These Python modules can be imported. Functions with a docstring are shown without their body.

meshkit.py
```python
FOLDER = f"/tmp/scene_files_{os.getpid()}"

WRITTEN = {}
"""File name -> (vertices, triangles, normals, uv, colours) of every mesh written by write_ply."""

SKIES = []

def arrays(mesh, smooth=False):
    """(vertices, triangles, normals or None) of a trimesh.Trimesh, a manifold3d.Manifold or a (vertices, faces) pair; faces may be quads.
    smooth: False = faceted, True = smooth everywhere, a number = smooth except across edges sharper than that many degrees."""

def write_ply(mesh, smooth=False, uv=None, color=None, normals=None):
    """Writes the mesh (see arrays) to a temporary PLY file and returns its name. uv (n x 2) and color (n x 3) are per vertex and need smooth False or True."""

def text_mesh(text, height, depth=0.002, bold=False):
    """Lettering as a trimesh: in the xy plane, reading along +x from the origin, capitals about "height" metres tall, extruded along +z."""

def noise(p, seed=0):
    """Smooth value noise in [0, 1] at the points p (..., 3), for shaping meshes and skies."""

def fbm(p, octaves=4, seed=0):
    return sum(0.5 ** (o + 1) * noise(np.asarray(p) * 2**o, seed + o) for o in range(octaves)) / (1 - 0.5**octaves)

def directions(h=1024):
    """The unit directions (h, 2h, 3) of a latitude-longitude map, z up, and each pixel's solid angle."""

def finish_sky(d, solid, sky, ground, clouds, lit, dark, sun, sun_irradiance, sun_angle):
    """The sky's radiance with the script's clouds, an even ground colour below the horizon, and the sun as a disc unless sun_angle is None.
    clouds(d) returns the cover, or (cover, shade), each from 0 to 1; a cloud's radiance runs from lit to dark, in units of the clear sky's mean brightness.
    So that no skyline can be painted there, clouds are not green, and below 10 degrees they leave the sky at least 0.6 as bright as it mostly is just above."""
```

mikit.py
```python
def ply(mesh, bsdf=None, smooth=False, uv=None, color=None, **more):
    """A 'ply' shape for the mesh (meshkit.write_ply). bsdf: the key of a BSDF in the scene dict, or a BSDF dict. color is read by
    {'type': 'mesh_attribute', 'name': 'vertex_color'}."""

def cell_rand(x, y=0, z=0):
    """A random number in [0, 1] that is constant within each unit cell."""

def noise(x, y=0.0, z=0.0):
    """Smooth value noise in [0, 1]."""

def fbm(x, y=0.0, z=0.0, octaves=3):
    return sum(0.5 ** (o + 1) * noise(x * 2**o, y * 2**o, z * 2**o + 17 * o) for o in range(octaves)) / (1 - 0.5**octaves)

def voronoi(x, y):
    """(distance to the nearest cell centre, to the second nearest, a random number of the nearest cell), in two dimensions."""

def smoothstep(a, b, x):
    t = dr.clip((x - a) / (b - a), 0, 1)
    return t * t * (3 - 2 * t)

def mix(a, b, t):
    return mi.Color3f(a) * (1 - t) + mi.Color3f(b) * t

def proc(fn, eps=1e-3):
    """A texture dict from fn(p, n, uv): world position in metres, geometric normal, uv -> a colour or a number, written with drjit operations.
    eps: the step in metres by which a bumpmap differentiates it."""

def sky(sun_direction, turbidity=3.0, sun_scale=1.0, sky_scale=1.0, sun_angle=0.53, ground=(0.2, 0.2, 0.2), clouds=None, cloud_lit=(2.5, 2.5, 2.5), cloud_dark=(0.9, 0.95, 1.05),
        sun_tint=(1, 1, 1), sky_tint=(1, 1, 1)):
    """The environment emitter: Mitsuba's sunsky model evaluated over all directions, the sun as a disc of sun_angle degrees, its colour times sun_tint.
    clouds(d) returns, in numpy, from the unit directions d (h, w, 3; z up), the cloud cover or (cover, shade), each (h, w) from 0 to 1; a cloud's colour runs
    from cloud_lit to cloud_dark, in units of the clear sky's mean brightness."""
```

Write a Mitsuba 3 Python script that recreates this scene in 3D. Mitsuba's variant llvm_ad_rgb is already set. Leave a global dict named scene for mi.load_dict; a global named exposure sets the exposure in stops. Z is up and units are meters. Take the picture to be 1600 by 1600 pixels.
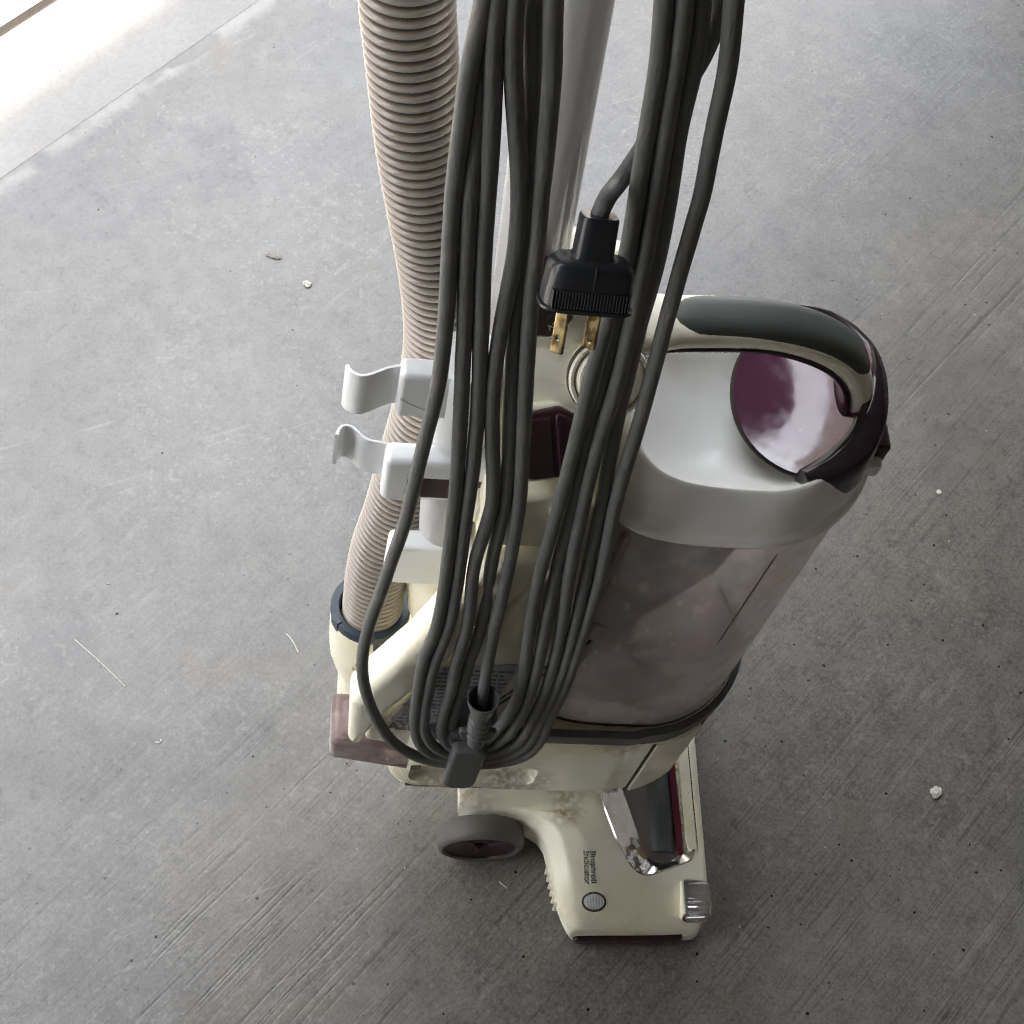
import math, numpy as np, trimesh, manifold3d as m3, mapbox_earcut, mitsuba as mi, drjit as dr, mikit, meshkit
from shapely.geometry import Polygon, Point, box as sbox
from mikit import noise, fbm, voronoi, cell_rand, smoothstep, mix

scene, labels = {}, {}
T = mi.ScalarTransform4f

# ------------------------------------------------------------------ camera, sky, exposure
exposure = 5.02
PSI, PITCH, ROLL = math.radians(7.5), math.radians(61.5), math.radians(7.0)
CAM = np.array([0, 0, 1.30])
fwd = np.array([math.sin(PSI) * math.cos(PITCH), math.cos(PSI) * math.cos(PITCH), -math.sin(PITCH)])
rt0 = np.array([math.cos(PSI), -math.sin(PSI), 0]); up0 = np.cross(rt0, fwd)
up = math.cos(ROLL) * up0 - math.sin(ROLL) * rt0
scene['camera'] = {'type': 'perspective', 'fov': 2 * math.degrees(math.atan(800 / 2350)), 'fov_axis': 'x', 'near_clip': 0.05, 'far_clip': 200.0,
                   'to_world': T().look_at(origin=CAM.tolist(), target=(CAM + fwd).tolist(), up=up.tolist())}
# the garage: TD runs along the door threshold, ND points outwards through the open door
TH = math.radians(46.8)
TD = np.array([math.cos(TH), math.sin(TH), 0]); ND = np.array([-math.sin(TH), math.cos(TH), 0])
ZD = np.array([0, 0, 1.0])
sun = TD * 0.55 - ND * 0.044 + ZD * 0.83
scene['sky'] = mikit.sky(sun.tolist(), turbidity=3, sun_scale=0.55, sun_angle=2.2, sky_scale=1.0, ground=(0.3, 0.3, 0.3), clouds=lambda d: 0.55 + 0.35 * meshkit.fbm(d * 3.0, 3),
                         cloud_lit=(1.9, 1.86, 1.8), cloud_dark=(1.1, 1.1, 1.1), sun_tint=(.93, .97, 1.05), sky_tint=(1.08, 1.0, .90))

# ------------------------------------------------------------------ materials
def rgb(c): return {'type': 'rgb', 'value': list(c)}
def tex(c): return c if isinstance(c, dict) else rgb(c)
def pri(name, col, rough=0.4, two=True, bump=None, **k):
    b = {'type': 'principled', 'base_color': tex(col), 'roughness': rough if not isinstance(rough, dict) else rough}
    for a, v in k.items(): b[a] = v
    if bump is not None: b = {'type': 'bumpmap', 'arbitrary': bump[0], 'scale': bump[1], 'nested': b}
    scene['mat_' + name] = {'type': 'twosided', 'nested': b} if two else b
    return 'mat_' + name

def concrete_fn(p, n, uv):
    s = p.x * float(ND[0]) + p.y * float(ND[1]); t = p.x * float(TD[0]) + p.y * float(TD[1])
    w = s + 0.004 * fbm(t * 5, s * 4)
    patch = fbm(p.x * 5.2, p.y * 5.2, 3.3, 4)
    fine = fbm(p.x * 60, p.y * 60, 1.0, 3)
    grain = noise(p.x * 520, p.y * 520, 7.0) * .6 + noise(p.x * 900, p.y * 900, 2.0) * .4
    m = smoothstep(0.18, 0.58, fbm(t * 3.6 + 9, s * 8.5, 5.0, 4)) * (.5 + .65 * smoothstep(.35, .65, fbm(t * 26, s * 60, 3.0, 3)))
    fade = 1 - .88 * smoothstep(.22, .75, s)
    st = noise(w * 520, t * 8, 1.0) * .32 + noise(w * 980, t * 13, 4.0) * .68
    groove = smoothstep(.56, .78, st); ridge = smoothstep(.42, .24, st)
    v = 0.126 + 0.085 * (patch - .5) + 0.045 * (fine - .5) + (0.066 - .030 * smoothstep(.35, 1.0, s)) * (grain - .5)
    v = v * (1 - (.29 * groove - .09 * ridge) * m * fade)
    # dark oily blotches, pale scuffs
    bl = smoothstep(.60, .78, fbm(p.x * 9 + 4, p.y * 9, 8.0, 3)); v = v * (1 - .16 * bl)
    sc = .7 * smoothstep(.62, .82, fbm(w * 160, t * 30, 2.0, 4)) * smoothstep(.52, .7, fbm(p.x * 6, p.y * 6 + 3, 6.0, 2)); v = v + .045 * sc
    q1 = p.x * .93 + p.y * .37; q2 = p.y * .93 - p.x * .37
    v = v + .03 * smoothstep(.88, .95, noise(q1 * 9, q2 * 420, 21.0)) * smoothstep(.60, .78, fbm(p.x * 4, p.y * 4, 31.0, 2))
    v = v + .035 * smoothstep(.60, .85, fbm(p.x * 210, p.y * 210, 14.0, 2)) * smoothstep(.40, .65, fbm(p.x * 12, p.y * 12, 16.0, 3)) - .018 * smoothstep(.62, .85, fbm(p.x * 170, p.y * 170, 24.0, 2))
    # pin holes
    d, d2, r = voronoi(p.x * 42, p.y * 42)
    hole = dr.select((r > .80) & (d < .018 + .045 * (r - .8) / .2), 1.0, 0.0) * smoothstep(.75, .3, s)
    v = v * (1 - .9 * hole)
    # lip of broken cream along the slab edge
    lip = smoothstep(.020, .0, dr.abs(s - 1.083 + .008 * (fine - .5))) * smoothstep(.42, .62, fbm(t * 22, s * 30, 2.0, 3)); v = v + .11 * lip
    warm = fbm(p.x * 3.1, p.y * 3.1, 11.0, 3)
    col = mi.Color3f(v * (1.045 + .10 * (warm - .5)), v, v * (.925 - .14 * (warm - .5)))
    rust = smoothstep(.70, .84, fbm(p.x * 13, p.y * 13 + 7, 5.0, 3))
    return mix(col, mi.Color3f(.15, .125, .09), .25 * rust)
def concrete_h(p, n, uv):
    s = p.x * float(ND[0]) + p.y * float(ND[1]); t = p.x * float(TD[0]) + p.y * float(TD[1])
    w = s + 0.004 * fbm(t * 5, s * 4)
    st = noise(w * 520, t * 8, 1.0) * .32 + noise(w * 980, t * 13, 4.0) * .68
    return -.7 * smoothstep(.5, .85, st) * (1 - .88 * smoothstep(.22, .75, s)) * smoothstep(0.18, 0.58, fbm(t * 3.6 + 9, s * 8.5, 5.0, 4)) + .35 * noise(p.x * 520, p.y * 520, 7.0) + .5 * fbm(p.x * 60, p.y * 60, 1.0, 3)
pri('concrete', mikit.proc(concrete_fn), 0.36, bump=(mikit.proc(concrete_h, 4e-4), 0.00018), specular=.8)
def apron_fn(p, n, uv):
    v = .30 + .10 * (fbm(p.x * 6, p.y * 6, 2.0, 4) - .5) + .04 * (noise(p.x * 300, p.y * 300) - .5)
    return mi.Color3f(v * 1.03, v, v * .95)
pri('apron', mikit.proc(apron_fn), .7)
pri('joint', (.05, .047, .042), .9)
pri('wall', (.56, .55, .53), .8)
pri('ceiling', (.07, .068, .065), .8)
pri('house', (.30, .28, .25), .8)
pri('soil', (.2, .19, .15), .9)

def grimy(base, dirt, amount, f=9.0, yellow=0.0):
    def fn(p, n, uv):
        a = fbm(p.x * f * 4, p.y * f * 4, p.z * f * 4, 4)
        b = fbm(p.x * f, p.y * f + 5, p.z * f, 3)
        sp = noise(p.x * 420, p.y * 420, p.z * 420)
        k = amount * (smoothstep(.5, .8, a) * .6 + .5 * smoothstep(.45, .75, b)) + smoothstep(.90, .95, sp) * smoothstep(.5, .7, b) * .5
        c = mix(mi.Color3f(*base), mi.Color3f(*dirt), dr.clip(k, 0, 1))
        return mix(c, mi.Color3f(.70, .55, .25), yellow * smoothstep(.42, .72, b))
    return mikit.proc(fn)
STAINS = []   # (x, y, z, radius, strength): worn-in dirt on the cream plastic
def cream_fn(p, n, uv):
    a = fbm(p.x * 44, p.y * 44, p.z * 44, 4); b = fbm(p.x * 11, p.y * 11 + 5, p.z * 11, 3)
    sp = noise(p.x * 420, p.y * 420, p.z * 420)
    c = mix(mi.Color3f(.82, .795, .66), mi.Color3f(.80, .74, .52), .7 * smoothstep(.4, .75, b))
    k = .16 * smoothstep(.5, .8, a) + smoothstep(.90, .95, sp) * smoothstep(.5, .68, b) * .6
    for x, y, z, r, q in STAINS:
        d = dr.sqrt(dr.square(p.x - x) + dr.square(p.y - y) + dr.square(p.z - z)) / r
        k = k + q * smoothstep(1.0, .25, d) * smoothstep(.30, .66, fbm(p.x * 260, p.y * 260, p.z * 120, 4) + .14 * (1 - d))
    return mix(c, mi.Color3f(.23, .16, .09), dr.clip(k, 0, .8))
def cream_rough(p, n, uv): return .20 + .22 * fbm(p.x * 50, p.y * 50, p.z * 50, 3)
pri('cream', mikit.proc(cream_fn), mikit.proc(cream_rough), specular=.5)
pri('white', grimy((.87, .875, .85), (.50, .44, .34), .26), .26, specular=.5)
pri('clip_white', grimy((.80, .82, .83), (.55, .5, .42), .12), .35, specular=.45)
pri('seam', (.06, .05, .038), .8)
pri('black_gloss', (.012, .005, .009), .15, specular=.6, clearcoat=.6, clearcoat_gloss=.9)
def plum_fn(p, n, uv):
    a = fbm(p.x * 900, p.y * 900, p.z * 300, 3); b = fbm(p.x * 90, p.y * 90, 1.0, 3)
    return mix(mi.Color3f(.075, .014, .046), mi.Color3f(.20, .09, .15), smoothstep(.68, .9, a) * smoothstep(.45, .7, b))
def plum_rough(p, n, uv): return .11 + .18 * smoothstep(.35, .8, fbm(p.x * 140, p.y * 140, p.z * 140, 4))
pri('plum', mikit.proc(plum_fn), mikit.proc(plum_rough), specular=.9, clearcoat=1.0, clearcoat_gloss=.85)
pri('maroon', (.032, .010, .016), .2, specular=.5, clearcoat=.4)
pri('red_strip', (.10, .012, .030), .3)
pri('grip', grimy((.058, .066, .060), (.12, .12, .11), .25), .5, specular=.35)
def cord_h(p, n, uv): return noise(p.x * 900, p.y * 900, p.z * 160) + .6 * noise(p.x * 300, p.y * 300, p.z * 300)
pri('cord', grimy((.120, .123, .121), (.22, .21, .19), .45, 14), .56, bump=(mikit.proc(cord_h, 3e-4), .00025), specular=.4)
pri('dark_grey', grimy((.085, .089, .091), (.14, .13, .12), .30), .42, specular=.4)
pri('navy', (.035, .05, .068), .35)
pri('plug_black', (.020, .023, .028), .33, specular=.55)
def brass_fn(p, n, uv): return mix(mi.Color3f(.52, .40, .20), mi.Color3f(.15, .10, .05), smoothstep(.35, .7, fbm(p.x * 300, p.y * 300, p.z * 140, 3)))
pri('brass', mikit.proc(brass_fn), .34, metallic=1.0)
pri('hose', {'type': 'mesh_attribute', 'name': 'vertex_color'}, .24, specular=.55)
pri('steel', (.90, .90, .90), .14, metallic=.30, specular=1.0, clearcoat=.8, clearcoat_gloss=.95)
pri('grey_tube', grimy((.46, .46, .46), (.25, .23, .2), .3), .3, specular=.5)
def worn_fn(p, n, uv):
    a = fbm(p.x * 110, p.y * 110, 3.0, 4); b = fbm(p.x * 190 + 4, p.y * 190, 9.0, 3)
    c = mix(mi.Color3f(.03, .03, .035), mi.Color3f(.60, .58, .54), smoothstep(.50, .58, b)); return mix(c, mi.Color3f(.25, .15, .07), smoothstep(.66, .74, a))
pri('worn', mikit.proc(worn_fn), .4)
def worn_w(p, n, uv): return .9 * smoothstep(.56, .62, fbm(p.x * 60 + 2, p.y * 60, 5.0, 4))
scene['mat_old_chrome'] = {'type': 'twosided', 'nested': {'type': 'blendbsdf', 'weight': mikit.proc(worn_w), 'a': {'type': 'roughconductor', 'material': 'Al', 'alpha': .04}, 'b': scene['mat_worn']['nested']}}
scene['mat_chrome'] = {'type': 'twosided', 'nested': {'type': 'roughconductor', 'material': 'Al', 'alpha': .05}}
pri('tyre', grimy((.085, .085, .085), (.22, .19, .15), .35, 14), .55, specular=.35)
pri('ink', (.03, .03, .028), .7)
pri('ink_grey', (.16, .16, .16), .7)
pri('ink_brown', (.22, .17, .09), .7)
pri('ink_white', (.6, .57, .55), .6)
pri('label_paper', grimy((.42, .43, .46), (.3, .28, .25), .3), .5)
pri('brush', grimy((.055, .062, .065), (.20, .20, .20), .3, 20), .45)
pri('cyclone', grimy((.82, .80, .80), (.5, .45, .40), .5, 16), .45)
pri('cyclone_dark', grimy((.26, .215, .225), (.3, .26, .24), .5, 16), .4)
pri('chip', (.50, .47, .42), .8)
pri('chip_dark', (.28, .25, .22), .8)
pri('grit', mikit.proc(lambda p, n, uv: mix(mi.Color3f(.05, .045, .04), mi.Color3f(.42, .39, .34), smoothstep(.45, .55, noise(p.x * 90, p.y * 90, 3.0)))), .8)
pri('straw', (.62, .58, .48), .7)
# dusty see-through plastic of the bin: a clear sheet with a film of pale dust on it
def dust_fn(p, n, uv):
    a = fbm(p.x * 26, p.y * 26, p.z * 18, 4); s = fbm(p.x * 160, p.y * 160, p.z * 50, 3)
    low = smoothstep(.40, .26, p.z)
    return dr.clip(.30 + .16 * smoothstep(.17, .23, p.x) + .22 * smoothstep(.42, .72, a) + .20 * low * smoothstep(.35, .6, a) + .14 * smoothstep(.62, .8, s), 0, .85)
def film_fn(p, n, uv):
    a = fbm(p.x * 40, p.y * 40, p.z * 40, 3)
    return mix(mi.Color3f(.80, .765, .765), mi.Color3f(.78, .71, .60), smoothstep(.5, .75, a))
pri('film', mikit.proc(film_fn), .35, specular=.5)
scene['mat_bin_clear'] = {'type': 'blendbsdf', 'weight': mikit.proc(dust_fn),
    'a': {'type': 'thindielectric', 'int_ior': 1.5, 'specular_transmittance': rgb((.92, .885, .895))}, 'b': {'type': 'ref', 'id': 'mat_film'}}
def dirt_w(p, n, uv): return dr.clip(.30 + .5 * smoothstep(.42, .7, fbm(p.x * 45, p.y * 45, p.z * 45, 4)), 0, .9)
def dirt_c(p, n, uv):
    return mix(mix(mi.Color3f(.52, .48, .46), mi.Color3f(.36, .285, .265), smoothstep(.35, .65, fbm(p.x * 30, p.y * 30, p.z * 30, 3))), mi.Color3f(.07, .04, .035), smoothstep(.52, .66, fbm(p.x * 85, p.y * 85, p.z * 85, 4)) * smoothstep(.215, .18, p.z))
pri('dirt_film', mikit.proc(dirt_c), .3, specular=.5)
scene['mat_dirty_clear'] = {'type': 'blendbsdf', 'weight': mikit.proc(dirt_w),
    'a': {'type': 'thindielectric', 'int_ior': 1.5, 'specular_transmittance': rgb((.74, .64, .66))}, 'b': {'type': 'ref', 'id': 'mat_dirt_film'}}
scene['mat_lens'] = {'type': 'blendbsdf', 'weight': 0.10, 'a': {'type': 'thindielectric', 'int_ior': 1.5, 'specular_transmittance': rgb((.93, .93, .93))}, 'b': {'type': 'ref', 'id': 'mat_film'}}
scene['mat_smoke'] = {'type': 'blendbsdf', 'weight': 0.18, 'a': {'type': 'thindielectric', 'int_ior': 1.5, 'specular_transmittance': rgb((.62, .52, .56))},
                      'b': {'type': 'ref', 'id': 'mat_film'}}

# ------------------------------------------------------------------ mesh helpers
def add(key, mesh, mat, smooth=30, **k):
    n, base = 0, key
    while key in scene: n += 1; key = '%s_%03d' % (base, n)
    scene[key] = mikit.ply(mesh, mat, smooth=smooth, **k)
    return key
def fix(m):
    if m.is_watertight and m.volume < 0: m.invert()
    return m
def ear(ring2):
    r = np.ascontiguousarray(ring2, np.float64)
    return mapbox_earcut.triangulate_float64(r, np.array([len(r)], np.uint32)).reshape(-1, 3).astype(int)
def loft(rings, cap=True, cap2d=None, closed=True):
    rings = [np.asarray(r, float) for r in rings]; n = len(rings[0]); V = np.vstack(rings); F = []
    i = np.arange(n if closed else n - 1)
    for k in range(len(rings) - 1):
        a, b = k * n + i, k * n + (i + 1) % n; c, d = b + n, a + n
        F += [np.stack([a, b, c], 1), np.stack([a, c, d], 1)]
    if cap:
        if cap2d is not None:
            t = ear(cap2d); F += [t[:, ::-1], t + (len(rings) - 1) * n]
        else:
            V = np.vstack([V, rings[0].mean(0), rings[-1].mean(0)]); c0 = len(V) - 2
            F += [np.stack([np.full(n, c0), (i + 1) % n, i], 1), np.stack([np.full(n, c0 + 1), (len(rings) - 1) * n + i, (len(rings) - 1) * n + (i + 1) % n], 1)]
    return fix(trimesh.Trimesh(V, np.vstack(F), process=False))
def spline(pts, n):
    from scipy.interpolate import CubicSpline
    p = np.asarray(pts, float); d = np.r_[0, np.cumsum(np.linalg.norm(np.diff(p, axis=0), axis=1) ** .6)]
    u = np.linspace(0, d[-1], n * 4); q = CubicSpline(d, p)(u)
    s = np.r_[0, np.cumsum(np.linalg.norm(np.diff(q, axis=0), axis=1))]
    return np.stack([np.interp(np.linspace(0, s[-1], n), s, q[:, k]) for k in range(q.shape[1])], 1)
def frames(p):
    t = np.gradient(p, axis=0); t /= np.linalg.norm(t, axis=1, keepdims=True)
    a = np.cross(t[0], [0, 0, 1.0] if abs(t[0][2]) < .9 else [0, 1.0, 0]); a /= np.linalg.norm(a); A = []
    for k in range(len(p)):
        a = a - t[k] * (a @ t[k]); a /= np.linalg.norm(a); A.append(a)
    A = np.array(A); return t, A, np.cross(t, A)
def sweep(p, r, sides=14, cap=True, prof=None):
    p = np.asarray(p, float); t, A, Bn = frames(p); r = np.broadcast_to(r, (len(p),)); an = np.arange(sides) * 2 * np.pi / sides
    return loft([p[k] + r[k] * (np.cos(an)[:, None] * A[k] + np.sin(an)[:, None] * Bn[k]) for k in range(len(p))], cap)
def rounded(pts, r, n=120, r2=None):
    g = Polygon(pts).buffer(0); g = g.buffer(-r, quad_segs=10).buffer(r, quad_segs=10); r2 = r if r2 is None else r2
    g = g.buffer(r2, quad_segs=10).buffer(-r2, quad_segs=10)
    return ringof(g, n)
def ringof(g, n):
    c = g.exterior; q = np.array([c.interpolate(x).coords[0] for x in np.linspace(0, c.length, n, endpoint=False)])
    if Polygon(q).exterior.is_ccw is False: q = q[::-1]
    return q
def inset(q, d):
    e = np.roll(q, -1, 0) - np.roll(q, 1, 0); e /= np.linalg.norm(e, axis=1, keepdims=True) + 1e-12
    return q - d * np.stack([e[:, 1], -e[:, 0]], 1)
def prism(q, h0, h1, bev, to, bev0=None, steps=4):
    """A solid on the outline q from height h0 to h1 with rounded rims; to(a, b, h) -> points."""
    rings, b0 = [], bev if bev0 is None else bev0
    for k in range(steps + 1):
        a = k / steps * np.pi / 2; rings.append((b0 * (1 - np.sin(a)), h0 + b0 * (1 - np.cos(a))))
    for k in range(steps + 1):
        a = k / steps * np.pi / 2; rings.append((bev * (1 - np.cos(a)), h1 - bev * (1 - np.sin(a))))
    R = [inset(q, d) for d, h in rings]
    return loft([to(r[:, 0], r[:, 1], np.full(len(r), h)) for r, (d, h) in zip(R, rings)], True, R[0])
def lathe(prof, to, n=64, ang=(0, 2 * np.pi)):
    full = ang[1] - ang[0] > 6.28; a = np.linspace(ang[0], ang[1], n, endpoint=not full)
    return loft([to(r * np.cos(a), r * np.sin(a), np.full(n, h)) for r, h in prof], False, closed=full)
def rbox(lo, hi, r, to=None, seg=12):
    lo, hi = np.array(lo, float), np.array(hi, float); s = m3.Manifold.sphere(r, seg)
    parts = [s.translate([(lo[0] + r, hi[0] - r)[i], (lo[1] + r, hi[1] - r)[j], (lo[2] + r, hi[2] - r)[k]]) for i in (0, 1) for j in (0, 1) for k in (0, 1)]
    m = m3.Manifold.batch_hull(parts).to_mesh(); v = m.vert_properties[:, :3]
    if to is not None: v = to(v[:, 0], v[:, 1], v[:, 2])
    return fix(trimesh.Trimesh(v, m.tri_verts, process=False))
def man(mesh): return m3.Manifold(m3.Mesh(np.asarray(mesh.vertices, np.float32), np.asarray(mesh.faces, np.uint32)))
def tri(m):
    m = m.to_mesh(); return trimesh.Trimesh(m.vert_properties[:, :3], m.tri_verts, process=False)
def text_on(txt, size, to, depth=.0003, bold=False, center=False, stretch=1.0):
    m = meshkit.text_mesh(txt, size, depth, bold); v = np.array(m.vertices)
    if center: v[:, 0] -= v[:, 0].max() / 2
    return trimesh.Trimesh(to(v[:, 0] * stretch, v[:, 1], v[:, 2]), m.faces, process=False)
XYZ = lambda a, b, h: np.stack([a, b, h], 1)
# the upright body leans a little forwards: its own axes U (front), V (far side), W (up)
PO = np.array([.157, .465, .2]); PW = np.array([.1, .02, 1.0]); PW /= np.linalg.norm(PW)
PU = np.array([1.0, 0, 0]) - PW[0] * PW; PU /= np.linalg.norm(PU); PV = np.cross(PW, PU)
def UVW(u, v, w): return PO + np.outer(u, PU) + np.outer(v, PV) + np.outer(w, PW)
def UWV(u, w, v): return UVW(u, v, w)
def uvw(*q): return UVW(*[np.array([c]) for c in q])[0]
def sstep(a, b, x):
    t = np.clip((np.asarray(x, float) - a) / (b - a), 0, 1); return t * t * (3 - 2 * t)
def rot_box(lo, hi):   # a box in (threshold, outward, up) coordinates
    b = trimesh.creation.box(bounds=[lo, hi]); v = b.vertices
    return trimesh.Trimesh(v[:, :1] * TD + v[:, 1:2] * ND + v[:, 2:] * ZD, b.faces, process=False)

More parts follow.
